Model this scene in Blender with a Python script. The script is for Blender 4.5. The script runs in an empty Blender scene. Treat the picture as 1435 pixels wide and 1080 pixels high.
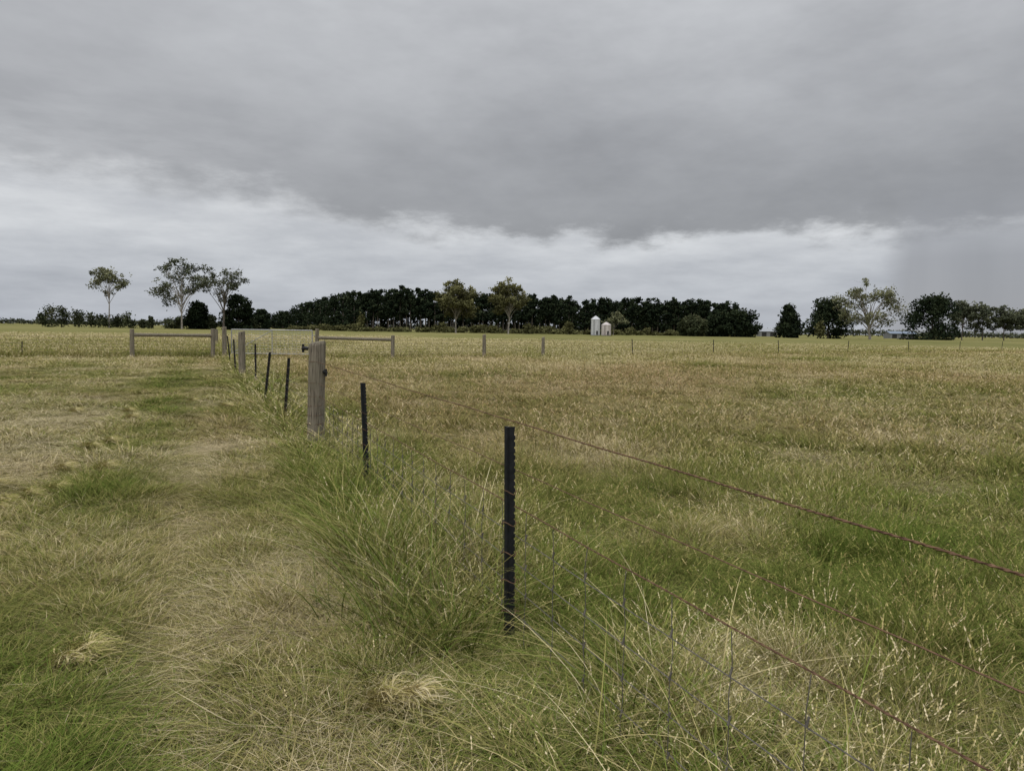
import bpy, math, random, time
import numpy as np
from mathutils import Vector, Matrix
T0=time.time()
rng=np.random.default_rng(7); random.seed(7)
scene=bpy.context.scene
scene.view_settings.view_transform='Standard'; scene.view_settings.look='None'
scene.view_settings.exposure=0; scene.view_settings.gamma=1

# ---------------------------------------------------------------- helpers
def link(o): scene.collection.objects.link(o); return o
def np_mesh(name,V,F,mats=(),mi=None,attrs=None,smooth=False,validate=True):
    V=np.asarray(V,dtype=np.float32); F=np.asarray(F,dtype=np.int32)
    me=bpy.data.meshes.new(name); k=F.shape[1]
    me.vertices.add(len(V)); me.vertices.foreach_set('co',V.ravel())
    me.loops.add(F.size); me.loops.foreach_set('vertex_index',F.ravel())
    me.polygons.add(len(F)); me.polygons.foreach_set('loop_start',np.arange(0,F.size,k,dtype=np.int32))
    if mi is not None: me.polygons.foreach_set('material_index',np.asarray(mi,dtype=np.int32))
    if smooth: me.polygons.foreach_set('use_smooth',np.ones(len(F),dtype=bool))
    for m in mats: me.materials.append(m)
    if attrs:
        for n,a in attrs.items():
            a=np.asarray(a,dtype=np.float32)
            if a.ndim==1:
                at=me.attributes.new(n,'FLOAT','POINT'); at.data.foreach_set('value',a)
            else:
                at=me.attributes.new(n,'FLOAT_VECTOR','POINT'); at.data.foreach_set('vector',a.ravel())
    me.update(calc_edges=True)
    if validate: me.validate()
    return me
class MB:
    def __init__(s): s.v=[];s.f=[];s.m=[]
    def add(s,vs,fs,m=0):
        b=len(s.v); s.v+= [tuple(v) for v in vs]; s.f+=[tuple(b+i for i in f) for f in fs]; s.m+=[m]*len(fs)
    def tube(s,pts,rs,n=6,m=0,cap=True,jit=0):
        pts=[Vector(p) for p in pts]
        if not hasattr(rs,'__len__'): rs=[rs]*len(pts)
        vs=[];fs=[]
        for i,p in enumerate(pts):
            a=pts[max(i-1,0)];c=pts[min(i+1,len(pts)-1)]
            d=(c-a).normalized()
            u=d.cross(Vector((0,1,0.013))) if abs(d.y)<.9 else d.cross(Vector((0.01,0,1)))
            u.normalize(); w=d.cross(u)
            for k in range(n):
                an=2*math.pi*k/n; r=rs[i]*(1+jit*(random.random()-.5))
                vs.append(p+u*math.cos(an)*r+w*math.sin(an)*r)
        for i in range(len(pts)-1):
            for k in range(n):
                k2=(k+1)%n; fs.append((i*n+k,i*n+k2,(i+1)*n+k2,(i+1)*n+k))
        if cap: fs.append(tuple(range(n))[::-1]); fs.append(tuple((len(pts)-1)*n+k for k in range(n)))
        s.add(vs,fs,m)
    def box(s,c,d,m=0,rz=0):
        c=Vector(c);vs=[]
        for z in(-1,1):
            for y in(-1,1):
                for x in(-1,1):
                    p=Vector((x*d[0]/2,y*d[1]/2,z*d[2]/2)); p.rotate(Matrix.Rotation(rz,3,'Z')); vs.append(c+p)
        s.add(vs,[(0,2,3,1),(4,5,7,6),(0,1,5,4),(2,6,7,3),(0,4,6,2),(1,3,7,5)],m)
    def obj(s,name,mats,loc=(0,0,0),smooth=False,coll=True):
        me=bpy.data.meshes.new(name); me.from_pydata(s.v,[],s.f)
        for m in mats: me.materials.append(m)
        me.polygons.foreach_set('material_index',s.m)
        if smooth: me.polygons.foreach_set('use_smooth',[True]*len(s.f))
        me.update(); o=bpy.data.objects.new(name,me); o.location=loc
        if coll: link(o)
        return o
def newmat(name):
    m=bpy.data.materials.new(name); m.use_nodes=True; nt=m.node_tree; nt.nodes.clear()
    return m,nt
def N(nt,t,**k):
    n=nt.nodes.new(t)
    for a,b in k.items(): setattr(n,a,b)
    return n
def ins(nt,sock,v):
    if hasattr(v,'is_linked') or hasattr(v,'links'): nt.links.new(v,sock)
    else: sock.default_value=v
def M(nt,op,a,b=None,c=None,clamp=False):
    n=N(nt,'ShaderNodeMath',operation=op,use_clamp=clamp)
    ins(nt,n.inputs[0],a)
    if b is not None: ins(nt,n.inputs[1],b)
    if c is not None: ins(nt,n.inputs[2],c)
    return n.outputs[0]
def MR(nt,v,a,b,c,d,interp='LINEAR'):
    n=N(nt,'ShaderNodeMapRange',interpolation_type=interp)
    for i,x in enumerate((v,a,b,c,d)): ins(nt,n.inputs[i],x)
    return n.outputs[0]
def MIX(nt,f,a,b,bt='MIX'):
    n=N(nt,'ShaderNodeMix',data_type='RGBA',blend_type=bt)
    ins(nt,n.inputs[0],f); ins(nt,n.inputs[6],a); ins(nt,n.inputs[7],b); return n.outputs[2]
def RAMP(nt,f,stops):
    n=N(nt,'ShaderNodeValToRGB'); e=n.color_ramp.elements
    while len(e)<len(stops): e.new(.5)
    for i,(p,c) in enumerate(stops): e[i].position=p; e[i].color=(*c,1)
    nt.links.new(f,n.inputs[0]); return n.outputs[0]
def NOISE(nt,vec,scale,detail=4,rough=.55):
    n=N(nt,'ShaderNodeTexNoise'); 
    if vec is not None: nt.links.new(vec,n.inputs['Vector'])
    n.inputs['Scale'].default_value=scale; n.inputs['Detail'].default_value=detail; n.inputs['Roughness'].default_value=rough
    return n.outputs['Fac']
def principled(nt,col,rough=.8,metal=0,normal=None,spec=.3):
    p=N(nt,'ShaderNodeBsdfPrincipled'); ins(nt,p.inputs['Base Color'],col); ins(nt,p.inputs['Roughness'],rough)
    p.inputs['Metallic'].default_value=metal; p.inputs['Specular IOR Level'].default_value=spec
    if normal is not None: nt.links.new(normal,p.inputs['Normal'])
    o=N(nt,'ShaderNodeOutputMaterial'); nt.links.new(p.outputs[0],o.inputs[0]); return p
def diffuse(nt,col):
    d=N(nt,'ShaderNodeBsdfDiffuse'); nt.links.new(col,d.inputs[0]); o=N(nt,'ShaderNodeOutputMaterial'); nt.links.new(d.outputs[0],o.inputs[0])
def bump(nt,h,st=.4,dist=.01):
    b=N(nt,'ShaderNodeBump'); b.inputs['Strength'].default_value=st; b.inputs['Distance'].default_value=dist
    nt.links.new(h,b.inputs['Height']); return b.outputs[0]
def simple(name,c1,c2,scale=8,rough=.7,metal=0,zs=1,bst=.2,bd=.005,spec=.3):
    m,nt=newmat(name); tc=N(nt,'ShaderNodeTexCoord')
    mp=N(nt,'ShaderNodeMapping'); mp.inputs['Scale'].default_value=(1,1,zs); nt.links.new(tc.outputs['Object'],mp.inputs[0])
    n=NOISE(nt,mp.outputs[0],scale,5,.6)
    f=MR(nt,n,.35,.65,0,1)
    principled(nt,MIX(nt,f,(*c1,1),(*c2,1)),rough,metal,bump(nt,n,bst,bd),spec); return m

# ---------------------------------------------------------------- materials
mat_wood,nt=newmat('weathered_wood')
tc=N(nt,'ShaderNodeTexCoord'); mp=N(nt,'ShaderNodeMapping'); mp.inputs['Scale'].default_value=(1,1,.06); nt.links.new(tc.outputs['Object'],mp.inputs[0])
n1=NOISE(nt,mp.outputs[0],55,6,.65); n2=NOISE(nt,tc.outputs['Object'],6,4)
c=MIX(nt,MR(nt,n1,.32,.68,0,1),(.09,.075,.058,1),(.29,.255,.20,1))
c=MIX(nt,MR(nt,n2,.4,.7,0,.55),c,(.15,.14,.095,1))
crk=MR(nt,n1,.33,.42,0,1); c=MIX(nt,crk,(.025,.021,.017,1),c)
principled(nt,c,.95,0,bump(nt,n1,.9,.015),.15)
mat_pick=simple('black_steel_paint',(.006,.007,.009),(.016,.017,.02),30,.55,0,1,.3,.002,.3)
mat_rust=simple('rusty_wire',(.085,.045,.028),(.20,.12,.07),40,.85,.2,1)
mat_galv=simple('galvanised_wire',(.07,.062,.052),(.16,.145,.125),40,.8,.1,1)
mat_galv2=simple('galvanised_tube',(.28,.28,.28),(.40,.40,.40),10,.55,.3,1)
mat_blk=simple('black_plastic',(.01,.01,.011),(.02,.02,.02),20,.5)
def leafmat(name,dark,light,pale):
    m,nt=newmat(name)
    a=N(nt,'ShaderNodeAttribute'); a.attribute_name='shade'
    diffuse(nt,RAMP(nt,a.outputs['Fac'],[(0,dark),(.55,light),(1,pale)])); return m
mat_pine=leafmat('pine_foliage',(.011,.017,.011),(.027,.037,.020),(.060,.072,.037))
mat_gum=leafmat('gum_foliage',(.06,.065,.04),(.15,.155,.085),(.26,.26,.155))
mat_gumd=leafmat('gum_foliage_dark',(.04,.047,.032),(.085,.095,.06),(.17,.18,.11))
mat_gumb=leafmat('gum_foliage_bronze',(.05,.05,.025),(.125,.125,.055),(.22,.21,.10))
mat_shrub=leafmat('shrub_foliage',(.025,.033,.018),(.065,.075,.04),(.14,.14,.08))
mat_bark=simple('pale_bark',(.18,.16,.14),(.37,.34,.30),2,.9,0,.3)
mat_barkd=simple('dark_bark',(.06,.05,.042),(.15,.13,.11),2,.9,0,.3)

# ---------------------------------------------------------------- numeric noise fields
def vnoise(x,y,scale,seed):
    g=np.random.default_rng(seed).random((256,256)); x=np.asarray(x)/scale+1000; y=np.asarray(y)/scale+1000
    xi=np.floor(x).astype(int); yi=np.floor(y).astype(int); fx=x-xi; fy=y-yi
    fx=fx*fx*(3-2*fx); fy=fy*fy*(3-2*fy)
    a=g[xi%256,yi%256];b=g[(xi+1)%256,yi%256];c=g[xi%256,(yi+1)%256];d=g[(xi+1)%256,(yi+1)%256]
    return (a*(1-fx)+b*fx)*(1-fy)+(c*(1-fx)+d*fx)*fy
def fbm(x,y,scale,seed,o=4):
    s=0;w=0;a=1
    ca,sa=.8,.6
    x,y=np.asarray(x)*ca-np.asarray(y)*sa,np.asarray(x)*sa+np.asarray(y)*ca
    for i in range(o): s=s+a*vnoise(x,y,scale/2**i,seed+i*13); w+=a; a*=.62
    return s/w-.5
def ss(x,a,b):
    t=np.clip((x-a)/(b-a),0,1); return t*t*(3-2*t)
def gau(x,s): return np.exp(-(x/s)**2)
def xf(Y): return 1.525-.419*Y
def sdist(X,Y): return (X-xf(Y))*.922
def crossY(X): return np.where(np.asarray(X)>-10.2,43.2+.66*np.asarray(X),np.where(np.asarray(X)>-14.9,38,38.+.9*(np.clip(X,-19,99)+14.9)))
def ground_z(X,Y):
    X=np.asarray(X,dtype=float);Y=np.asarray(Y,dtype=float)
    d=np.hypot(X,Y); s=sdist(X,Y)
    z=.12*fbm(X,Y,4,91,4)*np.clip(d/10,.3,1)
    return z-.05*gau(s+1.5,.28)-.05*gau(s+3.1,.3)+.03*gau(s,.5)
def track(X,Y):
    s=sdist(X,Y); s2=s+.35*fbm(X,Y,2.2,71,4)*2
    return gau(s2+1.55,.24)*np.clip(.8+1.6*fbm(X,Y,1.2,77,3),0,1)
def dryness(X,Y):
    s=sdist(X,Y); s2=s+1.3*fbm(X,Y,2.2,71,4)
    n=fbm(X,Y,1.1,3,5); n2=fbm(X,Y,4.2,23,4); n3=fbm(X,Y*.5,30,33,4)
    left=.46+1.3*n+.7*n2+.12*gau(s2+.95,.5)+.12*track(X,Y)-.16*gau(s2+2.3,.55)+.16*gau(s2+3.7,.6)
    right=.44+1.25*n+.85*n2+.5*n3-.22*gau(X-2.8,1.6)*gau(Y-4.2,1.3)-.24*gau(X-.8,.9)*gau(Y-6.4,.8)-.15*gau(X-6,3)*gau(Y-7.5,1)+.09*ss(Y,8,16)
    verge=.38+.8*n
    far=.50+.5*n2+.5*n3
    w=ss(s,-.5,.4); v=gau(s+.05,.55)
    dd=left*(1-w)+right*w; dd=dd*(1-v)+verge*v
    b=ss(Y-crossY(X),-1,2); return np.clip(dd*(1-b)+far*b,0,1.1)
def redness(X,Y):
    s=sdist(X,Y); r=ss(s,.3,2)*(.24+1.5*fbm(X,Y*.6,6,57,4)+.30*ss(Y,6,12)*(1-ss(Y,22,40)*.7))+.25*gau(s+.95,.35)+.45*track(X,Y)+1.1*ss(-s,.4,.8)*(fbm(X,Y,1.5,58,3)+.10)
    b=ss(Y-crossY(X),-1,2); return np.clip(r*(1-b)+.03*b,0,1)
# ---------------------------------------------------------------- ground
def axis(lo,hi,n):
    t=np.linspace(-1,1,n); k=7.2
    v=np.sinh(k*t)/np.sinh(k); return np.where(v<0,-v*lo,v*hi)
xs=axis(-4000,4000,420); ys=axis(-400,6000,460)
GX,GY=np.meshgrid(xs,ys); gx=GX.ravel(); gy=GY.ravel()
gz=ground_z(gx,gy); nx=len(xs);ny=len(ys)
ii=(np.arange(ny-1)[:,None]*nx+np.arange(nx-1)[None,:]).ravel()
F=np.stack([ii,ii+1,ii+nx+1,ii+nx],1)
mat_g,nt=newmat('pasture_ground')
a=N(nt,'ShaderNodeAttribute'); a.attribute_name='dry'; r=N(nt,'ShaderNodeAttribute'); r.attribute_name='red'
ge=N(nt,'ShaderNodeNewGeometry')
nf=NOISE(nt,ge.outputs['Position'],14,6,.7); nc=NOISE(nt,ge.outputs['Position'],1.1,6,.65); nl=NOISE(nt,ge.outputs['Position'],.12,5,.6)
dr=M(nt,'ADD',a.outputs['Fac'],M(nt,'ADD',M(nt,'MULTIPLY_ADD',nf,.5,-.25),M(nt,'ADD',M(nt,'MULTIPLY_ADD',nc,.5,-.25),M(nt,'MULTIPLY_ADD',nl,.4,-.2))))
col=RAMP(nt,dr,[(0,(.07,.085,.022)),(.35,(.14,.14,.045)),(.62,(.205,.188,.072)),(1,(.33,.27,.14))])
col=MIX(nt,M(nt,'MULTIPLY',r.outputs['Fac'],.5),col,(.22,.155,.085,1))
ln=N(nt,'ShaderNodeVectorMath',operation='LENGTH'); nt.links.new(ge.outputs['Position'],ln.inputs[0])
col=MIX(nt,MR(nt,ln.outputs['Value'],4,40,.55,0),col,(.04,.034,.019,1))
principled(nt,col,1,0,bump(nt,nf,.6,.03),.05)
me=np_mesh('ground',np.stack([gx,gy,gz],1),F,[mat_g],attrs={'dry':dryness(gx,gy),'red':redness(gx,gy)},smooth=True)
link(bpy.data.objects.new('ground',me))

# ---------------------------------------------------------------- grass
mat_gr,nt=newmat('grass_blades')
bl=N(nt,'ShaderNodeAttribute'); bl.attribute_name='blade'; ti=N(nt,'ShaderNodeAttribute'); ti.attribute_name='tint'
sp=N(nt,'ShaderNodeSeparateXYZ'); nt.links.new(bl.outputs['Vector'],sp.inputs[0]); br,bh,bt=sp.outputs
sp=N(nt,'ShaderNodeSeparateXYZ'); nt.links.new(ti.outputs['Vector'],sp.inputs[0]); adry,ared,_=sp.outputs
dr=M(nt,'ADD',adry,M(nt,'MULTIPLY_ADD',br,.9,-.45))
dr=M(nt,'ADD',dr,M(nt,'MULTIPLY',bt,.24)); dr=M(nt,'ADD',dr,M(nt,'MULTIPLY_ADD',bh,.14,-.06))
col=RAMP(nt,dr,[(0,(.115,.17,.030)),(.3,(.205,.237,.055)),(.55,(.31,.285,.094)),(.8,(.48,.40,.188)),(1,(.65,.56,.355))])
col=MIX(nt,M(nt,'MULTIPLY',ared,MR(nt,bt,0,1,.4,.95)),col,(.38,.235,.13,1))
col=MIX(nt,MR(nt,bh,0,.8,.72,0),col,(.04,.038,.016,1))  # roots darkened in colour, painting the shade in gaps between blades
diffuse(nt,col)

def blades(rg,n,rad,h0,h1,w,lean,bend,seg=3,flat=0):
    an=rg.random(n)*2*np.pi; rr=rad*np.sqrt(rg.random(n))
    bx=rr*np.cos(an);by=rr*np.sin(an)
    h=h0+(h1-h0)*rg.random(n)**1.3
    la=an+rg.normal(0,.9,n); ln=lean*np.abs(rg.normal(.6,.5,n)); bd=bend*(.3+rg.random(n))
    wa=rg.random(n)*np.pi*2; ww=w*(.6+.8*rg.random(n)); rnd=rg.random(n)
    V=np.zeros((n,seg+1,2,3));A=np.zeros((n,seg+1,2,3))
    for i in range(seg+1):
        t=i/seg
        hor=h*(ln*t+bd*t*t)
        z=h*(t-.35*bd*t**3)*(1-.85*flat)
        cx=bx+np.cos(la)*hor; cy=by+np.sin(la)*hor
        wd=ww*(1-t**2.2*.88)*.5
        for k,sg in enumerate((-1,1)):
            V[:,i,k,0]=cx+sg*wd*np.cos(wa);V[:,i,k,1]=cy+sg*wd*np.sin(wa);V[:,i,k,2]=z-.01
            A[:,i,k,0]=rnd;A[:,i,k,1]=t
    base=(np.arange(n)*(seg+1)*2)[:,None]; Fs=[]
    for i in range(seg):
        Fs.append(base+np.array([[2*i,2*i+1,2*i+3,2*i+2]]))
    tip=np.stack([bx+np.cos(la)*h*(ln+bd),by+np.sin(la)*h*(ln+bd),h*(1-.35*bd)],1)
    dirn=np.stack([np.cos(la)*(ln+2*bd),np.sin(la)*(ln+2*bd),1-1.05*bd],1); dirn/=np.linalg.norm(dirn,axis=1)[:,None]
    return V.reshape(-1,3),A.reshape(-1,3),np.concatenate(Fs),tip,dirn,rnd
def heads(rg,tip,dirn,rnd,L,w,k=3):
    n=len(tip); Vs=[];As=[];Fs=[];b=0
    for j in range(k):
        off=-L*(j+.2)/k; c=tip+dirn*off
        a=rg.random(n)*np.pi*2; s=np.stack([np.cos(a),np.sin(a),0*a],1)*(w*(.6+.5*rg.random(n)))[:,None]
        l=L/k*.8
        q=np.stack([c-dirn*l*.5,c+s,c+dirn*l*.9,c-s],1)
        Vs.append(q.reshape(-1,3)); A=np.zeros((n,4,3));A[...,0]=rnd[:,None];A[...,1]=1;A[...,2]=1; As.append(A.reshape(-1,3))
        Fs.append((np.arange(n)*4+b)[:,None]+np.array([[0,1,2,3]])); b+=4*n
    return np.concatenate(Vs),np.concatenate(As),np.concatenate(Fs)
def straw(rg,n,rad,h,seg=5):
    """thin tangle of curled, lying dead stalks in a low, ragged mat"""
    an=rg.random(n)*6.283; rr=rad*np.abs(rg.normal(0,.6,n)); cx=rr*np.cos(an); cy=rr*np.sin(an)*.8
    cz=h*np.clip(1-(rr/rad)**2,0,1)*rg.random(n)+.012
    th=rg.random(n)*6.283; L=.04+.12*rg.random(n)**1.5; cu=rg.normal(0,1.1,n); pit=rg.normal(.25,.5,n); rnd=rg.random(n); w=.0009*(.6+.8*rg.random(n))
    V=np.zeros((n,seg+1,2,3));A=np.zeros((n,seg+1,2,3)); x,y,z=cx.copy(),cy.copy(),cz.copy()
    for i in range(seg+1):
        t=i/seg; a=th+cu*t
        V[:,i,0]=np.stack([x-w*np.sin(a),y+w*np.cos(a),np.maximum(z,.004)+w],1);V[:,i,1]=np.stack([x+w*np.sin(a),y-w*np.cos(a),np.maximum(z,.004)-w],1)
        A[:,i,:,0]=.30+.55*rnd[:,None];A[:,i,:,1]=np.clip(.25+.6*cz/h,0,.8)[:,None]
        x=x+np.cos(a)*L/seg;y=y+np.sin(a)*L/seg;z=z+np.sin(pit*(1-1.9*t))*L/seg
    base=(np.arange(n)*(seg+1)*2)[:,None]
    Fs=[base+np.array([[2*i,2*i+1,2*i+3,2*i+2]]) for i in range(seg)]
    return V.reshape(-1,3),A.reshape(-1,3),np.concatenate(Fs)
CL={}
def clump(i,parts):
    V=[];A=[];F=[];b=0
    for p in parts: v,a,f=p[:3]; V.append(v);A.append(a);F.append(f+b);b+=len(v)
    CL[i]=(np.concatenate(V),np.concatenate(A),np.concatenate(F))
for lod in (0,1):
    q=(1,.5)[lod]; wm=(1,1.6)[lod]; o=30*lod; sg=3-lod
    I=lambda n:int(n*q)
    for i in range(4):
        rg=np.random.default_rng(100+i); clump(i+o,[blades(rg,I(62),.13,.035,.12,.004*wm,1.0,.6,sg),blades(rg,I(20),.14,.05,.16,.0026*wm,1.8,.4,sg)])
    for i in range(4,8):
        rg=np.random.default_rng(100+i); p2=blades(rg,I(7),.1,.18,.34,.002*wm,.5,.3,sg)
        clump(i+o,[blades(rg,I(58),.13,.06,.21,.0038*wm,.7,.6,sg),p2,heads(rg,*p2[3:],.045,.0036*wm,3-lod)])
    for i in range(8,11):
        rg=np.random.default_rng(100+i); clump(i+o,[blades(rg,I(26),.13,.30,.80,.0046*wm,.35,.8,7-4*lod),blades(rg,I(32),.15,.10,.34,.004*wm,.5,.6,sg)])
    for i in range(11,14):
        rg=np.random.default_rng(100+i); p=blades(rg,I(11),.13,.22,.46,.0019*wm,.35,.25,sg)
        clump(i+o,[p,heads(rg,*p[3:],.06,.0042*wm,4-2*lod),blades(rg,I(46),.13,.06,.19,.0036*wm,.8,.6,sg)])
    for i in range(14,17):
        rg=np.random.default_rng(100+i); n=I(70); p=blades(rg,n,.13,.07,.22,.003*wm,2.0,.7,seg=3,flat=1); v=p[0].copy(); v[:,2]=np.abs(v[:,2])+.010+.04*rg.random(n).repeat(8)
        clump(i+o,[(v,p[1],p[2]),blades(rg,I(26),.13,.03,.10,.003*wm,1.2,.5,sg)])
for i in range(17,21):
    rg=np.random.default_rng(100+i); p2=blades(rg,9,.28,.18,.34,.004,.3,.25,seg=1)
    clump(i,[blades(rg,32,.28,.07,.24,.009,.5,.4,seg=2),p2,heads(rg,*p2[3:],.06,.008,1)])
for i in (25,26):
    rg=np.random.default_rng(100+i); clump(i,[straw(rg,480,.10,.07),blades(rg,25,.13,.03,.12,.003,1.2,.6)])

dd=np.linspace(1.2,110,4000)
dens=np.where(dd<5,145,145*(5/dd)**1.55)*dd
cdf=np.cumsum(dens);tot=1.62*cdf[-1]*(dd[1]-dd[0]);cdf/=cdf[-1]
NP=int(tot); d=np.interp(rng.random(NP),cdf,dd); an=(rng.random(NP)-.5)*1.62
X=d*np.sin(an);Y=d*np.cos(an); s=sdist(X,Y); dr=dryness(X,Y)+rng.normal(0,.10,NP); rd=redness(X,Y)
nh=fbm(X,Y,1.4,201,3); nk=fbm(X,Y,.45,211,2); pt=fbm(X,Y,.8,301,3); R=rng.random(NP); r4=rng.integers(0,4,NP); r3=rng.integers(0,3,NP)
past=Y>crossY(X)
left=(s<-.45)&~past; verge=(np.abs(s+.02)<.5)&~past; right=(s>=.45)&~past
var=np.zeros(NP,int); hz=np.ones(NP)
var=np.where(left,np.where(R<.84,r4,np.where(R<.88,4+r4,14+r3)),var)
thick=left&((pt>.15)|((dr>.8)&(R<.45))); var=np.where(thick,14+r3,var); dr=np.where(thick,dr+.18,dr)
trk=track(X,Y)
hz=np.where(left,(.75+1.3*np.clip(nh+.05,-.25,.5)+.9*nk+.25*rng.random(NP))*(1-.5*trk),hz)
pr=ss(Y+X*.1,3,9)
var=np.where(right,np.where(R<.36,r4,np.where(R<.70-.1*pr,4+r4,np.where(R<.84+.08*pr,11+r3,14+r3))),var)
hz=np.where(right,.74+1.1*nh+1.3*nk+.25*rng.random(NP),hz)
th2=right&(pt>.13)&(R<.75); var=np.where(th2,14+r3,var); dr=np.where(th2,dr+.18,dr)
var=np.where(verge,np.where(R<.08,8+r3,np.where(R<.38,r4,np.where(R<.76,4+r4,np.where(R<.92,11+r3,14+r3)))),var)
hz=np.where(verge,.76+.8*nh+.9*nk+.2*rng.random(NP),hz)
nearp=np.exp(-((X-.03)/.34)**2-((Y-3.2)/.48)**2); hz=hz*(1-.6*nearp); var=np.where((nearp>.3),r4,var)
var=np.where(past,np.where(R<.5,4+r4,11+r3),var); hz=np.where(past,(1.15+.6*nh)*(1+.45*(X<-15)),hz); dr=np.where(past&(X<-14)&(Y<60),dr-.12,dr)
fa=(d>20)&(R<ss(d,20,36)*1.2)&~(left&(d<30)); var=np.where(fa,17+r4,np.where(d>9,var+30,var))
hz=np.where(fa&left,hz*.5,hz); hz=np.where(fa&right,hz*.85,hz)
sx=(1+np.clip(d-5,0,200)/18)*np.where(fa,.60,1)*(.85+.3*rng.random(NP)); sx=np.minimum(sx,4)
ex=[]
def tuft(x,y,n,sp,h,drv,vs=(8,9,10),ds=.07,lx=0):
    for _ in range(n): ex.append((x+random.gauss(0,sp),y+random.gauss(0,sp*1.3),random.choice(vs),h*random.uniform(.6,1.2),drv+random.gauss(0,ds),lx+random.gauss(0,.12)))
for i in range(12):
    t=i/11; tuft(-.30-.80*t,3.45+2.1*t,2 if i%2 else 3,.14,1.0-.15*t,.22,ds=.14,lx=-.35)
tuft(-.46,3.9,4,.14,1.05,.12,lx=-.35); tuft(-1.75,7.4,4,.22,.7,.35,lx=-.25); tuft(-2.2,8.6,5,.25,.75,.38,lx=-.25); tuft(-2.75,9.6,4,.2,.6,.4); tuft(-1.35,5.9,3,.25,.75,.35,lx=-.3)
tuft(.75,2.5,4,.2,.8,.6,(11,12,13)); tuft(.5,2.7,3,.15,.85,.6,(11,12,13)); tuft(1.05,1.9,3,.2,.8,.6,(11,12,13)); tuft(.7,2.35,2,.15,.6,.3)
tuft(-1.9,2.9,6,.22,1.2,.15,(0,1,2,3)); tuft(-.8,2.7,4,.25,1.2,.3,(0,1,2,3)); tuft(-1.1,2.6,6,.15,1.2,.2,(0,1,2,3))
SM=(25,26); heaps=[(-.43,2.95,3,.025),(-2.0,3.4,2,.05),(-4.6,6.6,6,.35),(-3.9,5.4,3,.16),(-3.3,12,2,.3),(-6.1,15,4,.5),(-4.9,7.6,3,.25),(-7.2,13,3,.4),(-5.3,9.4,2,.2)]
for k,(x,y,n,sp_) in enumerate(heaps):
    hz=hz*(1-.55*np.exp(-((X-x)**2+(Y-y)**2)/(sp_+.06)**2))
    tuft(x,y,n,sp_,1.1,.72 if k<1 else .58,SM,ds=.05)
ex=np.array(ex); ne=len(ex)
X=np.r_[X,ex[:,0]];Y=np.r_[Y,ex[:,1]];var=np.r_[var,ex[:,2].astype(int)];hz=np.r_[hz,ex[:,3]];dr=np.r_[dr,ex[:,4]]
rd=np.r_[rd,np.zeros(ne)];sx=np.r_[sx,np.ones(ne)]
Z=ground_z(X,Y); Z[-ne:]+=np.where(ex[:,2]>24,.015,0); hz=np.clip(hz,.22,2); NT=len(X); ra=rng.random(NT)*6.283; tx=rng.normal(0,.12,NT); ty=rng.normal(0,.12,NT)
tx[-ne:]+=ex[:,5]
VV=[];AA=[];TT=[];FF=[];b=0
for i,(v,a,f) in CL.items():
    idx=np.nonzero(var==i)[0]; m=len(idx)
    if not m: continue
    v=v.astype(np.float32); c=np.cos(ra[idx])[:,None];s_=np.sin(ra[idx])[:,None]; k=sx[idx][:,None]
    z=v[None,:,2]*hz[idx][:,None]
    x_=(v[None,:,0]*c-v[None,:,1]*s_)*k+X[idx][:,None]+z*tx[idx][:,None]; y_=(v[None,:,0]*s_+v[None,:,1]*c)*k+Y[idx][:,None]+z*ty[idx][:,None]
    VV.append(np.stack([x_,y_,z+Z[idx][:,None]],2).reshape(-1,3).astype(np.float32))
    AA.append(np.tile(a.astype(np.float32),(m,1)))
    t=np.zeros((m,len(v),3),np.float32); t[:,:,0]=dr[idx][:,None]; t[:,:,1]=rd[idx][:,None]; TT.append(t.reshape(-1,3))
    FF.append((f[None]+(b+np.arange(m)*len(v))[:,None,None]).reshape(-1,4).astype(np.int32)); b+=m*len(v)
VV=np.concatenate(VV);FF=np.concatenate(FF)
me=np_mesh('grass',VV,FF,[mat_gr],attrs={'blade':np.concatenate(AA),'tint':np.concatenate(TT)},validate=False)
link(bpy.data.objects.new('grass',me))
print('clumps',NT,'quads',len(FF),'t',time.time()-T0)
del VV,FF,AA,TT

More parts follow.
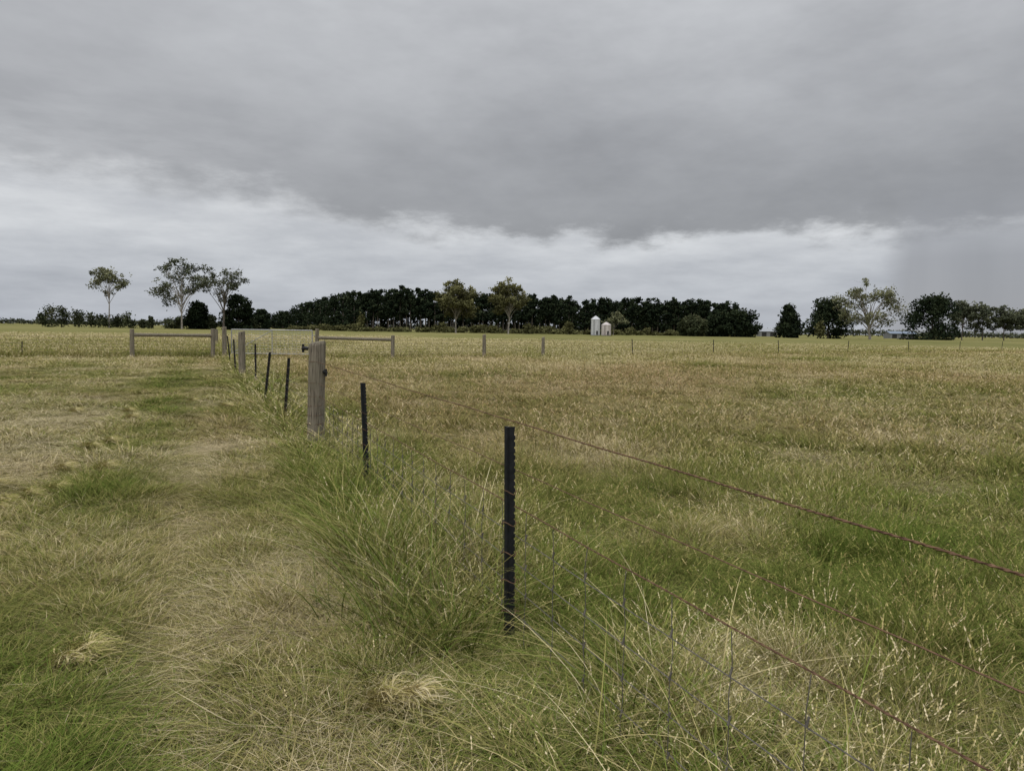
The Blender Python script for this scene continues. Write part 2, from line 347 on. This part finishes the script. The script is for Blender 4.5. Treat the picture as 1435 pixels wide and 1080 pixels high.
# ---------------------------------------------------------------- fence
def gz1(x,y): return float(ground_z(x,y))
def star_picket(x,y,h,lean=(0,0),rot=0,detail=True,name='steel_fence_post'):
    mb=MB(); L=h+.3; w=.031; th=.0045
    def P(u,v,z):
        cz,sz=math.cos(rot),math.sin(rot); f=(z)/h
        return (u*cz-v*sz+lean[0]*max(f,0), u*sz+v*cz+lean[1]*max(f,0), z)
    step=.033 if detail else .4
    nz=int(L/step)
    for fi,ang in enumerate((0,2.15,-2.15)):
        ca,sa=math.cos(ang),math.sin(ang); zs=[]
        for k in range(nz):
            z0=-.3+k*step; 
            if fi==0 and detail: segs=[(z0,w*1.02),(z0+step*.6,w*1.02),(z0+step*.68,w*.84),(z0+step*.92,w*.84)]
            else: segs=[(z0,w)]
            zs+=segs
        zs.append((h,w))
        vs=[];fs=[]
        for (z,ww) in zs:
            t0=th*.9 if fi else th
            for (u,v) in ((0,-th),(ww,-t0*.7),(ww,t0*.7),(0,th)):
                vs.append(P(u*ca-v*sa,u*sa+v*ca,z))
        for i in range(len(zs)-1):
            for k in range(4):
                k2=(k+1)%4; fs.append((i*4+k,i*4+k2,i*4+4+k2,i*4+4+k))
        fs.append(tuple((len(zs)-1)*4+k for k in range(4)))
        mb.add(vs,fs,0)
    if detail:
        for z in (.76,.60,.45,.31,.15):
            pts=[P(.036*math.cos(a),.036*math.sin(a),z+.012*math.sin(a*2)) for a in np.linspace(0,6.28*1.0,14)]
            mb.tube(pts,.0024,4,1); 
            mb.tube([P(.03,-.02,z),P(.045,-.03,z+.012),P(.05,-.02,z-.01)],.0018,4,1)
    return mb.obj(name,[mat_pick,mat_rust],(x,y,gz1(x,y)))
def wood_post(x,y,h,r,name='wooden_fence_post',hw=False,lean=(0,0)):
    mb=MB(); n=18; zs=[-.3,0,.15,h*.3,h*.55,h*.8,h-.03,h]; 
    vs=[];fs=[]; ph=random.random()*6
    for i,z in enumerate(zs):
        for k in range(n):
            a=2*math.pi*k/n; rr=r*(1+.05*math.sin(3*a+ph)+.03*math.sin(7*a+z*3))*(1.04-.05*z/h)
            if i==len(zs)-1: rr*=.9
            zz=z+(.02*math.sin(a+1) if i>=len(zs)-2 else 0)
            vs.append((rr*math.cos(a)+lean[0]*max(z,0)/h,rr*math.sin(a)+lean[1]*max(z,0)/h,zz))
    for i in range(len(zs)-1):
        for k in range(n):
            k2=(k+1)%n; fs.append((i*n+k,i*n+k2,(i+1)*n+k2,(i+1)*n+k))
    vs.append((lean[0],lean[1],h-.006)); t=(len(zs)-1)*n
    for k in range(n): fs.append((t+k,t+(k+1)%n,len(vs)-1))
    mb.add(vs,fs,0)
    if hw:
        mb.tube([(-r*.7,-r*.3,h-.09),(-r*1.25,-r*.4,h-.08),(-r*1.45,-r*.4,h-.10)],[.022,.03,.02],8,1)
        mb.tube([(-r*1.3,-r*.4,h-.03),(-r*1.32,-r*.4,h-.14)],.018,8,1)
        mb.tube([(r*.8,-r*.2,h-.40),(r*1.35,-r*.3,h-.40),(r*1.5,-r*.3,h-.43)],[.02,.032,.02],8,1)
        mb.tube([(r*1.4,-r*.3,h-.36),(r*1.4,-r*.3,h-.46)],.016,8,1)
        for z in (1.13,.84,.66,.53,.40,.28,.16):
            mb.tube([((r+.006)*math.cos(a),(r+.006)*math.sin(a),z+.01*math.sin(a)) for a in np.linspace(0,6.28,20)],.003,4,2)
    return mb.obj(name,[mat_wood,mat_blk,mat_rust],(x,y,gz1(x,y)))
star_picket(0,3.64,1.085,(-.012,0),.15); star_picket(-1.40,7.10,1.05,(-.04,0),.3); star_picket(1.44,.2,1.06,(0,0),.1); star_picket(2.9,-3.3,1.06,(0,0),.1)
wood_post(-2.685,10.05,1.38,.112,hw=True,lean=(0.03,0))
star_picket(-4.06,13.15,1.04,(.08,0),.2); star_picket(-5.06,15.05,1.05,(.12,0),.4); star_picket(-7.2,20.7,1.08,(.0,0),.4)
wood_post(-8.6,23.5,1.40,.105); star_picket(-9.75,26,1.1,(-.05,0)); star_picket(-12.6,33,1.15,(-.12,0),detail=False)
near_nodes=[(2.9,-3.3),(1.44,.2),(0,3.64),(-1.40,7.10),(-2.685,10.05),(-4.06,13.15),(-5.06,15.05),(-7.2,20.7),(-8.6,23.5),(-9.75,26),(-12.6,33),(-14.9,37.8)]
def on_line(nodes,t,z,sag=0):
    i=min(int(t),len(nodes)-2);f=t-i
    (x0,y0),(x1,y1)=nodes[i],nodes[i+1]; x=x0+(x1-x0)*f;y=y0+(y1-y0)*f
    g0=gz1(x0,y0);g1=gz1(x1,y1)
    return Vector((x,y,g0+(g1-g0)*f+z-sag*4*f*(1-f)))
mb=MB()
A=near_nodes[0];B=near_nodes[4]
def straight(z0,z1,r,m,twist=False,off=.045):
    L=math.hypot(B[0]-A[0],B[1]-A[1]); u=Vector(((B[0]-A[0])/L,(B[1]-A[1])/L,0)); w=Vector((u.y,-u.x,0))
    n=900 if twist else 60
    for st in range(2 if twist else 1):
        pts=[]
        for i in range(n+1):
            f=i/n; p=Vector((A[0],A[1],0))+u*L*f; p.z=z0+(z1-z0)*f; p+=w*off
            p.z+= .0015*math.sin(f*37)+.0012*math.sin(f*91)
            if twist:
                a=f*L/.055*6.283+st*math.pi; p+=w*r*.8*math.cos(a)+Vector((0,0,r*.8*math.sin(a)))
            pts.append(p)
        mb.tube(pts,r,4,m,cap=False)
straight(1.17,1.135,.0023,0,True,.0)
straight(.97,.84,.0023,0,False,.03)
straight(.77,.66,.0024,0,True,.04)
for z0,z1 in ((.60,.53),(.45,.40),(.31,.28),(.17,.16)): straight(z0,z1,.0024,1,False,.042)
L=14.6; n=int(L/.30)
for i in range(n):
    f=(i+.5)/n; x=A[0]+(B[0]-A[0])*f+.03; y=A[1]+(B[1]-A[1])*f
    zt=.77-.11*f; pts=[]
    for z in np.linspace(.02,zt,8): pts.append((x+random.uniform(-.006,.006),y+random.uniform(-.006,.006),z))
    mb.tube(pts,.0016,4,1,cap=False)
    for z in (.60,.45,.31,.17): mb.tube([(x-.004,y-.004,z-.014),(x+.004,y,z+.014)],.004,4,1)
for z in (1.1,.9,.7,.55,.4,.25):
    pts=[]
    for i in range(4,11):
        for k in range(6): pts.append(on_line(near_nodes,i+k/6,z,.015))
    mb.tube(pts,.002,4,1 if z<.8 else 0,cap=False)
mb.obj('wire_fence',[mat_rust,mat_galv])
def brace(p0,p1,h0,h1,zr,r=.1):
    mb=MB()
    for (x,y),h in ((p0,h0),(p1,h1)):
        g=gz1(x,y); mb.tube([(x,y,g-.3),(x,y,g+h*.5),(x+.01,y,g+h-.02),(x+.01,y,g+h)],[r*1.05,r,r*.97,r*.85],14,0,jit=.06)
    a=Vector((*p0,gz1(*p0)+zr));b=Vector((*p1,gz1(*p1)+zr)); 
    mb.tube([a+(b-a)*f for f in (0.02,.3,.6,.98)],[.085,.08,.075,.085],12,0,jit=.05)
    mb.tube([a+Vector((0,-.1,.0)),b+Vector((0,-.1,-zr+.1))],.004,4,1); 
    return mb.obj('wooden_fence_brace',[mat_wood,mat_galv])
brace((-18.1,35.2),(-15.15,37.4),1.38,1.45,1.10)
brace((-10.2,38.6),(-6.35,39.2),1.50,1.26,1.03)
wood_post(-14.75,37.9,1.52,.11); wood_post(-1.62,42.1,1.28,.10); wood_post(1.85,44.8,1.18,.095)
wood_post(-18.6,46,1.3,.11); wood_post(-20.6,51,1.3,.11); wood_post(-22.0,55,1.3,.11)
cross=[(-10.2,38.6),(-6.35,39.2),(-1.62,42.1),(1.85,44.8),(8,49.2),(14.8,54.5),(21.4,59.5),(29.2,64.5),(38,71),(46.5,77),(55.5,84),(64,91),(74,98)]
for (x,y) in cross[4:]: star_picket(x,y,1.08,(random.uniform(-.08,.08),0),random.random(),False)
crossL=[(-15.15,37.4),(-18.1,35.2),(-23.5,35.4),(-29,35.6),(-35,35.8),(-41,36)]
for (x,y) in crossL[2:]: star_picket(x,y,.75,(random.uniform(-.06,.06),0),random.random(),False)
mb=MB()
for nodes in (cross,crossL):
    for z in (1.0,.82,.66,.52,.38,.25):
        pts=[on_line(nodes,i+k/3,z,.01) for i in range(len(nodes)-1) for k in range(3)]+[on_line(nodes,len(nodes)-1-1e-6,z)]
        mb.tube(pts,.0045,4,0,cap=False)
for nodes,m in ((cross,5),(crossL,5)):
    for i in range(m):
        (x0,y0),(x1,y1)=nodes[i],nodes[i+1]; LL=math.hypot(x1-x0,y1-y0); k=int(LL/.3)
        for j in range(k):
            p=on_line(nodes,i+(j+.5)/k,0); mb.tube([p,p+Vector((0,0,.82))],.0025,3,0,cap=False)
mb.obj('wire_fence',[mat_galv])
mb=MB(); gx0,gx1=-14.5,-10.42; gy=38.2; g=gz1(-12.4,gy)
def gp(f,z): return (gx0+(gx1-gx0)*f,gy+.3*f,g+z)
mb.tube([gp(0,.18),gp(0,1.40)],.03,8);mb.tube([gp(1,.18),gp(1,1.40)],.03,8);mb.tube([gp(0,1.40),gp(1,1.40)],.03,8);mb.tube([gp(0,.18),gp(1,.18)],.03,8)
mb.tube([gp(.5,.18),gp(.5,1.40)],.024,8); mb.tube([gp(0,.2),gp(.5,1.38)],.018,6)
for z in np.linspace(.3,1.27,8): mb.tube([gp(0,z),gp(1,z)],.007,4)
for f in np.linspace(.05,.95,19): mb.tube([gp(f,.18),gp(f,1.40)],.006,4)
for z in (.4,1.15): mb.tube([gp(1,z),(gx1+.15,gy+.35,g+z)],.02,6)
mb.obj('farm_gate',[mat_galv2])

# ---------------------------------------------------------------- trees
def leaf_quads(rg,C,size):
    n=len(C); a=rg.normal(size=(n,3)); a/=np.linalg.norm(a,axis=1)[:,None]
    b=rg.normal(size=(n,3)); b-=a*(a*b).sum(1)[:,None]; b/=np.linalg.norm(b,axis=1)[:,None]
    s=(size*(.5+rg.random(n)))[:,None]
    return np.stack([C-a*s*.6,C+b*s*.36,C+a*s*.6,C-b*s*.36],1).reshape(-1,3)
def add_leaves(mb,rg,C,size,shade,S,m=1):
    V=leaf_quads(rg,C,size); b=len(mb.v); mb.v+=V.tolist(); n=len(C)
    mb.f+=[(b+4*i,b+4*i+1,b+4*i+2,b+4*i+3) for i in range(n)]; mb.m+=[m]*n
    while len(S)<b: S.append(.3)
    S.extend(np.repeat(np.clip(shade,0,1),4).tolist())
def finish(mb,S,name,mats,loc):
    o=mb.obj(name,mats,loc); at=o.data.attributes.new('shade','FLOAT','POINT')
    while len(S)<len(mb.v): S.append(.3)
    at.data.foreach_set('value',np.array(S[:len(mb.v)],dtype=np.float32)); return o
def gum(x,y,H,W,cb,nc,cr,nl,ls,leaf,seed,fork=.35,bark=mat_bark,name='gum_tree',bare=0,asym=0,tr=.014,qmin=.3,wisp=.27):
    rg=np.random.default_rng(seed); random.seed(seed); mb=MB();S=[]
    fx=rg.normal(0,.02)*H; F0=Vector((fx,0,H*fork)); tp=Vector((fx*1.5,rg.normal(0,.02)*H,H*(fork+.3)))
    mb.tube([(0,0,-.5),(fx*.4,0,H*fork*.5),F0,tp],[H*tr*1.25,H*tr,H*tr*.85,H*tr*.35],7,0,jit=.1)
    cs=[]; tries=0
    while len(cs)<nc and tries<5000:
        tries+=1
        p=rg.uniform(-1,1,3); q=np.linalg.norm(p)
        if q>1 or q<qmin: continue
        c=np.array([p[0]*W/2+asym*W*.2*p[2],p[1]*W/2*.9,H*(cb+(1-cb)*.5)+p[2]*H*(1-cb)*.44])
        if p[2]<-.3 and abs(p[0])<.3: continue
        if any(np.linalg.norm(c-o)<cr*.95 for o in cs): continue
        cs.append(c)
    for j,c in enumerate(cs):
        c=Vector(c); f=random.random()*.8
        st=F0.lerp(tp,f) if c.z>F0.z+1 else F0*.8
        mid=st.lerp(c,.5)+Vector((0,0,.05*H))+Vector(rg.normal(0,.02*H,3))
        r0=H*tr*.42
        mb.tube([st,st.lerp(mid,.5)+Vector((0,0,.01*H)),mid,c],[r0,r0*.8,r0*.6,r0*.2],5,0)
        for q in range(4):
            e=c+Vector(rg.normal(0,cr*.55,3)); mb.tube([mid.lerp(c,.6),e],[r0*.3,r0*.1],4,0)
            if bare and q<bare: e2=e+Vector(rg.normal(0,cr*.5,3))+Vector((0,0,cr*.4)); mb.tube([e,e2],[r0*.18,r0*.06],4,0)
    for c in cs:
        big=rg.uniform(.6,1.3)
        sub=rg.normal(0,1,(8,3))*np.array([cr*.55,cr*.55,cr*.4])*big+c
        for sc in sub:
            n=max(6,int(nl/8*rg.uniform(.3,1.6)*big))
            pts=sc+rg.normal(0,1,(n,3))*np.array([cr*wisp,cr*wisp,cr*wisp*.75])*big
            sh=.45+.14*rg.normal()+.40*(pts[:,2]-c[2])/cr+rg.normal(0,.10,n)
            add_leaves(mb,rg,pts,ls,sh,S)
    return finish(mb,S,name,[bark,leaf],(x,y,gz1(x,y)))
def dense_tree(x,y,H,W,leaf,seed,shape='round',base=.02,nl=6500,ls=.8,name='pine_tree',bark=mat_barkd):
    rg=np.random.default_rng(seed); random.seed(seed); mb=MB();S=[]
    mb.tube([(0,0,-.5),(0,0,H*.4),(0,0,H*.85)],[H*.025,H*.018,H*.005],7,0)
    nb=70; cs=[]
    for i in range(nb):
        t=rg.random()**.95; a=rg.random()*6.283
        prof={'round':math.sin(math.pi*min(.98,(t*.86+.12)))**.6,'cone':(1-t)**.7*(.6+.4*min(1,t*5)),'dome':math.sqrt(max(0,1-t**2.4))}[shape]
        rad=W/2*prof*(.25+.66*rg.random()**.6); zc=H*(base+(1-base)*t*.93)
        cs.append((np.array([rad*math.cos(a),rad*math.sin(a),zc]),W*.115*(.6+.8*rg.random())))
        if i%4==0: mb.tube([(0,0,zc*.8),tuple(cs[-1][0])],[H*.008,H*.002],4,0)
    n=nl//nb
    for c,r in cs:
        g=rg.normal(0,1,(n,3)); g/=np.maximum(1,np.linalg.norm(g,axis=1)/1.8)[:,None]
        pts=c+g*np.array([r*.75,r*.75,r*.6]); pts[:,2]=np.maximum(pts[:,2],.2)
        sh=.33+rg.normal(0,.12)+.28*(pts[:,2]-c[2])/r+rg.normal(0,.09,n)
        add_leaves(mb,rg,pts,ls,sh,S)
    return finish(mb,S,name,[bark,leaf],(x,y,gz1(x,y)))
def PX(px,D): return (px-717.5)/1036*D
K=1/1036
gum(PX(153,300),300,25,15.5,.46,17,2.2,190,.60,mat_gum,14,.36,tr=.010,qmin=.45,wisp=.3)
gum(PX(255,290),290,28,19,.28,25,2.3,190,.58,mat_gumd,12,.20,tr=.012,qmin=.4,wisp=.3)
gum(PX(313,290),290,27.5,20,.30,21,2.1,150,.56,mat_gumd,23,.22,mat_barkd,bare=2,asym=-.8,wisp=.3)
gum(PX(638,285),285,20.5,13,.24,30,2.3,340,.6,mat_gumb,31,.22)
gum(PX(711,285),285,20.5,13,.28,28,2.2,340,.6,mat_gumb,32,.25)
gum(PX(858,300),300,9.5,7,.15,10,1.6,200,.6,mat_gum,33,.2)
gum(PX(1217,270),270,22,23,.10,30,2.3,170,.58,mat_gum,41,.12,bare=3,asym=-.7,tr=.02,wisp=.3)
for i,(px,h,w) in enumerate(((1345,16,10),(1374,16,10.5),(1404,14.5,9.5),(1434,14.5,10))):
    gum(PX(px,310),310,h,w,.22,19,1.9,240,.65,mat_gumd,50+i,.25,mat_barkd)
for i,(px,D,hp,wp,sh,mt) in enumerate(((277,300,33,38,'dome',mat_pine),(334,300,44,46,'dome',mat_pine),(366,320,24,26,'dome',mat_pine),
      (1102,300,42,42,'cone',mat_pine),(1158,290,50,60,'dome',mat_pine),(1303,290,58,74,'dome',mat_pine),
      (1038,300,34,46,'round',mat_pine),(1006,305,28,42,'round',mat_pine),(968,300,24,38,'round',mat_shrub))):
    dense_tree(PX(px,D),D,(hp+4)*K*D,wp*K*D,mt,70+i,sh,name='cypress_tree')
rg=np.random.default_rng(5); mb=MB();S=[]
def belt_tree(x,y,H,W,base,nl,sh0=0):
    mb.tube([(x,y,-.3),(x+rg.normal(0,.2),y,H*.5),(x,y,H*.8)],[.32,.24,.08],5,0)
    nb=22; n=nl//nb
    for i in range(nb):
        t=rg.random(); a=rg.random()*6.283; rad=W/2*math.sqrt(max(0,1-t**1.9))*(.25+.65*rg.random()); zc=H*(base+(1-base)*t*.94)
        c=np.array([x+rad*math.cos(a),y+rad*math.sin(a),zc]); r=W*.155*(.5+.9*rg.random())*(1-.35*t)
        g=rg.normal(0,1,(n,3)); g/=np.maximum(1,np.linalg.norm(g,axis=1)/1.8)[:,None]
        pts=c+g*np.array([r,r,r*.75]); pts[:,2]=np.maximum(pts[:,2],.2)
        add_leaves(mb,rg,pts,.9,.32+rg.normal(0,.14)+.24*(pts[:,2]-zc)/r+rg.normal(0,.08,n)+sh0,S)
tops=[(385,440),(400,433),(430,423),(470,412),(500,407),(560,405),(600,409),(660,411),(720,413),(780,417),(850,418),(900,420),(960,420),(1000,421),(1032,424)]
for row in range(3):
    for px in np.arange(388,1034,8.5 if row==0 else 11):
        px=px+rg.normal(0,2.5)
        left_=px<500
        D=(340+row*9) if not left_ else (340+(500-px)*1.6+row*9)
        ty=np.interp(px,[a for a,b in tops],[b for a,b in tops]); hor=461+(px-717.5)*.0145
        H=(hor-ty)*K*D*(1+rg.normal(0,.03 if left_ else .05))+1.8
        if left_: belt_tree(PX(px,D),D,H,9,.02,900)
        elif px<790: belt_tree(PX(px,D),D,H,6.6,(.34,.28,.10)[row]+rg.uniform(-.06,.06),800)
        elif row<2: belt_tree(PX(px,D),D,H,6.8,.2,800)
        else: belt_tree(PX(px,D),D,H*.92,8,.06,650,-.08)
finish(mb,S,'pine_tree_row',[mat_barkd,mat_pine],(0,0,0))
def shrub_mass(name,items,mat,seed):
    rg=np.random.default_rng(seed); mb=MB();S=[]
    for (px,D,hp,wp) in items:
        H=hp*K*D+1.3; W=wp*K*D; x=PX(px,D)
        mb.tube([(x,D,-.2),(x,D,H*.5)],[.12,.05],5,0)
        for i in range(12):
            a=rg.random()*6.283; t=rg.random(); rad=W*.38*rg.random()**.5*math.sqrt(1-t*.8); c=np.array([x+rad*math.cos(a),D+rad*math.sin(a),H*(.12+.7*t)])
            pts=c+rg.normal(0,1,(60,3))*np.array([W*.11,W*.11,H*.11]); pts[:,2]=np.maximum(pts[:,2],.1)
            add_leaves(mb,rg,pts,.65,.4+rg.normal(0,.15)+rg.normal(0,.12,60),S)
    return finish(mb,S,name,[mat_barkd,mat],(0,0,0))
it=[(72,300,26,28),(90,305,26,26),(110,300,20,26),(128,310,18,28),(145,300,16,26),(165,310,16,24),(180,300,22,22),(202,310,9,14),(212,300,12,9),(238,310,10,20),(250,310,13,24),(295,300,17,24),(320,300,15,28),(350,310,17,28),(60,310,17,16)]
shrub_mass('shrub_row',it,mat_shrub,3)
it=[(px+rg.normal(0,3),318,rg.uniform(1,8),rg.uniform(16,30)) for px in np.arange(415,1030,13)]+[(505,300,20,15),(620,300,10,20),(740,300,12,22),(795,300,14,16),(1147,280,20,14)]
shrub_mass('shrub_row',it,mat_gumb,4)
rg=np.random.default_rng(9); mb=MB();S=[]
for px in np.arange(-60,1500,4.5):
    D=900; hh=(3+4*vnoise(px,0,60,4)+3*vnoise(px,0,13,5))*K*D+1.6
    x=PX(px,D); pts=np.array([x,D,hh*.5])+rg.normal(0,1,(60,3))*np.array([4,3,hh*.22]); pts[:,2]=np.clip(pts[:,2],.2,hh)
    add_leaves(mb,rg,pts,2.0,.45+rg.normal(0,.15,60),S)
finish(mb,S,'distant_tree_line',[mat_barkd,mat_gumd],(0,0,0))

# ---------------------------------------------------------------- silos and sheds
mat_silo=simple('silo_steel',(.46,.47,.49),(.57,.58,.59),1.5,.45,.15,.3)
mat_silo2=simple('silo_weathered',(.40,.34,.32),(.56,.52,.50),1.5,.6,.1,.3)
mat_dark=simple('dark_opening',(.02,.02,.02),(.04,.04,.04),3,.8)
def silo(x,y,R,hc,hr,mat):
    mb=MB(); n=28
    prof=[(R*.98,.0),(R*.98,.35)]
    z=.35
    while z<hc: prof+=[(R,z),(R*1.012,z+.12),(R,z+.24)]; z+=.5
    prof+=[(R,hc),(R*1.05,hc-.03),(R*1.05,hc+.03),(R*.35,hc+hr*.75),(R*.22,hc+hr*.8),(R*.22,hc+hr*.95),(R*.05,hc+hr)]
    vs=[(r*math.cos(6.2832*k/n),r*math.sin(6.2832*k/n),z) for r,z in prof for k in range(n)]
    fs=[(i*n+k,i*n+(k+1)%n,(i+1)*n+(k+1)%n,(i+1)*n+k) for i in range(len(prof)-1) for k in range(n)]
    mb.add(vs,fs,0); mb.box((0,0,0.02),(R*2.3,R*2.3,.2),1)
    mb.box((R*.25,-R*1.0,1.0),(.6,.12,1.3),1)
    for sx_ in (-.2,.2): mb.tube([(-R*.45+sx_,-R*.97,.2),(-R*.45+sx_,-R*.97,hc)],.03,5,1)
    for z in np.arange(.5,hc,.4): mb.tube([(-R*.45-.2,-R*.97,z),(-R*.45+.2,-R*.97,z)],.02,4,1)
    return mb.obj('grain_silo',[mat,mat_dark],(x,y,0),smooth=False)
silo(PX(833,262),262,1.6,5.7,1.3,mat_silo); silo(PX(848,255),255,1.65,3.7,1.1,mat_silo2)
mat_wall=simple('shed_wall',(.16,.165,.17),(.22,.225,.23),2,.7); mat_blue=simple('blue_roof',(.14,.18,.24),(.19,.23,.29),2,.5); mat_grey=simple('grey_roof',(.26,.28,.30),(.33,.34,.36),2,.5)
def shed(x,y,w,dp,h,rh,wall,roof,name='farm_shed'):
    mb=MB(); hw,hd=w/2,dp/2
    mb.add([(-hw,-hd,0),(hw,-hd,0),(hw,-hd,h),(-hw,-hd,h),(-hw,hd,0),(hw,hd,0),(hw,hd,h),(-hw,hd,h),(-hw,0,h+rh),(hw,0,h+rh)],
      [(0,1,2,3),(5,4,7,6),(4,0,3,8,7),(1,5,6,9,2)],0)
    e=.4; t=.08
    mb.add([(-hw-e,-hd-e,h-.12),(hw+e,-hd-e,h-.12),(hw+e,0,h+rh+t),(-hw-e,0,h+rh+t),(-hw-e,hd+e,h-.12),(hw+e,hd+e,h-.12)],[(0,1,2,3),(3,2,5,4)],1)
    nb=max(2,int(w/4))
    for i in range(nb):
        mb.box((-hw+w*(i+.5)/nb,-hd-.02,h*.42),(w/nb*.55,.06,h*.8),2)
    return mb.obj(name,[wall,roof,mat_dark],(x,y,0))
shed(PX(1072,400),400,9,6,2.8,1.5,mat_wall,mat_grey); shed(PX(1258,380),380,13,7,2.6,1.0,mat_wall,mat_blue)

# ---------------------------------------------------------------- sky
w=bpy.data.worlds.new('World'); scene.world=w; w.use_nodes=True; nt=w.node_tree; nt.nodes.clear()
tc=N(nt,'ShaderNodeTexCoord'); nm=N(nt,'ShaderNodeVectorMath',operation='NORMALIZE'); nt.links.new(tc.outputs['Generated'],nm.inputs[0])
sp=N(nt,'ShaderNodeSeparateXYZ'); nt.links.new(nm.outputs[0],sp.inputs[0]); x,y,z=sp.outputs
hyp=M(nt,'SQRT',M(nt,'ADD',M(nt,'MULTIPLY',x,x),M(nt,'ADD',M(nt,'MULTIPLY',y,y),1e-4)))
t=M(nt,'DIVIDE',z,hyp); az=M(nt,'ARCTAN2',x,y)
def vec(sx,sy,sz,off=(0,0,0),ry=0):
    mp=N(nt,'ShaderNodeMapping'); mp.inputs['Scale'].default_value=(sx,sy,sz); mp.inputs['Location'].default_value=off; mp.inputs['Rotation'].default_value=(0,ry,0); nt.links.new(nm.outputs[0],mp.inputs[0]); return mp.outputs[0]
fc=N(nt,'ShaderNodeFloatCurve'); cv=fc.mapping.curves[0]
pts=[(-.75,.185),(-.606,.182),(-.5,.172),(-.40,.176),(-.33,.170),(-.252,.153),(-.17,.142),(-.02,.128),(.127,.121),(.266,.125),(.395,.128),(.459,.128),(.75,.13)]
P=[((a+.75)/1.5,e*4) for a,e in pts]
while len(cv.points)<len(P): cv.points.new(.5,.5)
for i,(a,e) in enumerate(P): cv.points[i].location=(a,e)
fc.mapping.update(); nt.links.new(MR(nt,az,-.75,.75,0,1),fc.inputs['Value'])
E=M(nt,'DIVIDE',fc.outputs[0],4)
nedge=NOISE(nt,vec(1,1,2.8,ry=.12),11,6,.62); nbig=NOISE(nt,vec(1,1,2.4,(3,1,0),.15),3.2,5,.6); nst=NOISE(nt,vec(1,1,4.5,(0,5,2),.10),6,6,.6)
tt=M(nt,'ADD',M(nt,'SUBTRACT',t,E),M(nt,'MULTIPLY_ADD',nedge,.10,-.05))
soft=MR(nt,az,-.6,0,.036,.018)
mask=MR(nt,tt,M(nt,'MULTIPLY',soft,-1),soft,0,1,'SMOOTHSTEP')
up=RAMP(nt,MR(nt,t,.1,.5,0,1),[(0,(.295,.302,.317)),(.25,(.335,.343,.36)),(.5,(.415,.425,.445)),(.85,(.505,.517,.54)),(1,(.53,.543,.566))])
up=MIX(nt,1,up,MIX(nt,MR(nt,nbig,.32,.68,0,1),(.86,.86,.865,1),(1.15,1.15,1.145,1)),'MULTIPLY')
up=MIX(nt,1,up,MIX(nt,MR(nt,nedge,.3,.7,0,1),(1.04,1.04,1.04,1),(.96,.96,.96,1)),'MULTIPLY')
veil=M(nt,'MULTIPLY',MR(nt,az,-.62,-.1,1,0),M(nt,'MULTIPLY',MR(nt,t,.15,.2,0,1),MR(nt,t,.22,.34,1,0)))
up=MIX(nt,M(nt,'MULTIPLY',veil,MR(nt,nst,.42,.62,0,.55)),up,(.54,.55,.57,1))
up=MIX(nt,MR(nt,az,-.6,.1,.22,0),up,(.54,.55,.57,1))
lo=RAMP(nt,MR(nt,t,0,.2,0,1),[(0,(.43,.455,.505)),(.3,(.49,.51,.55)),(.6,(.60,.615,.64)),(1,(.68,.69,.705))])
lo=MIX(nt,1,lo,MIX(nt,MR(nt,nst,.32,.68,0,1),(.84,.848,.865,1),(1.15,1.15,1.14,1)),'MULTIPLY')
streak=NOISE(nt,vec(14,14,.8,(2,2,2)),1.5,3,.5)
rain=M(nt,'MULTIPLY',MR(nt,M(nt,'ADD',az,M(nt,'MULTIPLY_ADD',streak,.05,M(nt,'MULTIPLY_ADD',t,-.10,-.025))),.447,.49,0,1,'SMOOTHSTEP'),MR(nt,az,.9,1.5,1,0))
cl=MIX(nt,mask,lo,up)
raincol=MIX(nt,streak,(.28,.29,.315,1),(.38,.39,.42,1))
cl=MIX(nt,M(nt,'MULTIPLY',rain,MR(nt,t,.09,.20,.95,0)),cl,raincol)
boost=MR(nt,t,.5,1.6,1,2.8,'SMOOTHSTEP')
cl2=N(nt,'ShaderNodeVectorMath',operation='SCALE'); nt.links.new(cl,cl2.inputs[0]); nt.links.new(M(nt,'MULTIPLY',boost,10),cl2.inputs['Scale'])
sky=N(nt,'ShaderNodeTexSky',sky_type='NISHITA'); sky.sun_disc=False; sky.sun_elevation=math.radians(55); sky.sun_rotation=math.radians(200)
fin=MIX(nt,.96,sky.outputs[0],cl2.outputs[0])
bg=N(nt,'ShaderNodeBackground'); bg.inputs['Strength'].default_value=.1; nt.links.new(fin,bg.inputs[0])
ou=N(nt,'ShaderNodeOutputWorld'); nt.links.new(bg.outputs[0],ou.inputs[0])
sd=bpy.data.lights.new('sun','SUN'); sd.energy=1.4; sd.angle=math.radians(40); sd.color=(1,.96,.90)
so=link(bpy.data.objects.new('sun',sd)); el=math.radians(55);rt=math.radians(200)
dv=Vector((math.sin(rt)*math.cos(el),math.cos(rt)*math.cos(el),math.sin(el))); so.rotation_euler=dv.to_track_quat('Z','Y').to_euler()
cd=bpy.data.cameras.new('camera'); cd.sensor_width=36; cd.lens=36*1036/1435; cd.clip_end=12000; cd.clip_start=.05
co=link(bpy.data.objects.new('camera',cd)); co.location=(0,0,1.6)
co.rotation_euler=(Matrix.Rotation(math.radians(90-4.3),3,'X')@Matrix.Rotation(math.radians(.83),3,'Z')).to_euler()
scene.camera=co
print('t',time.time()-T0)
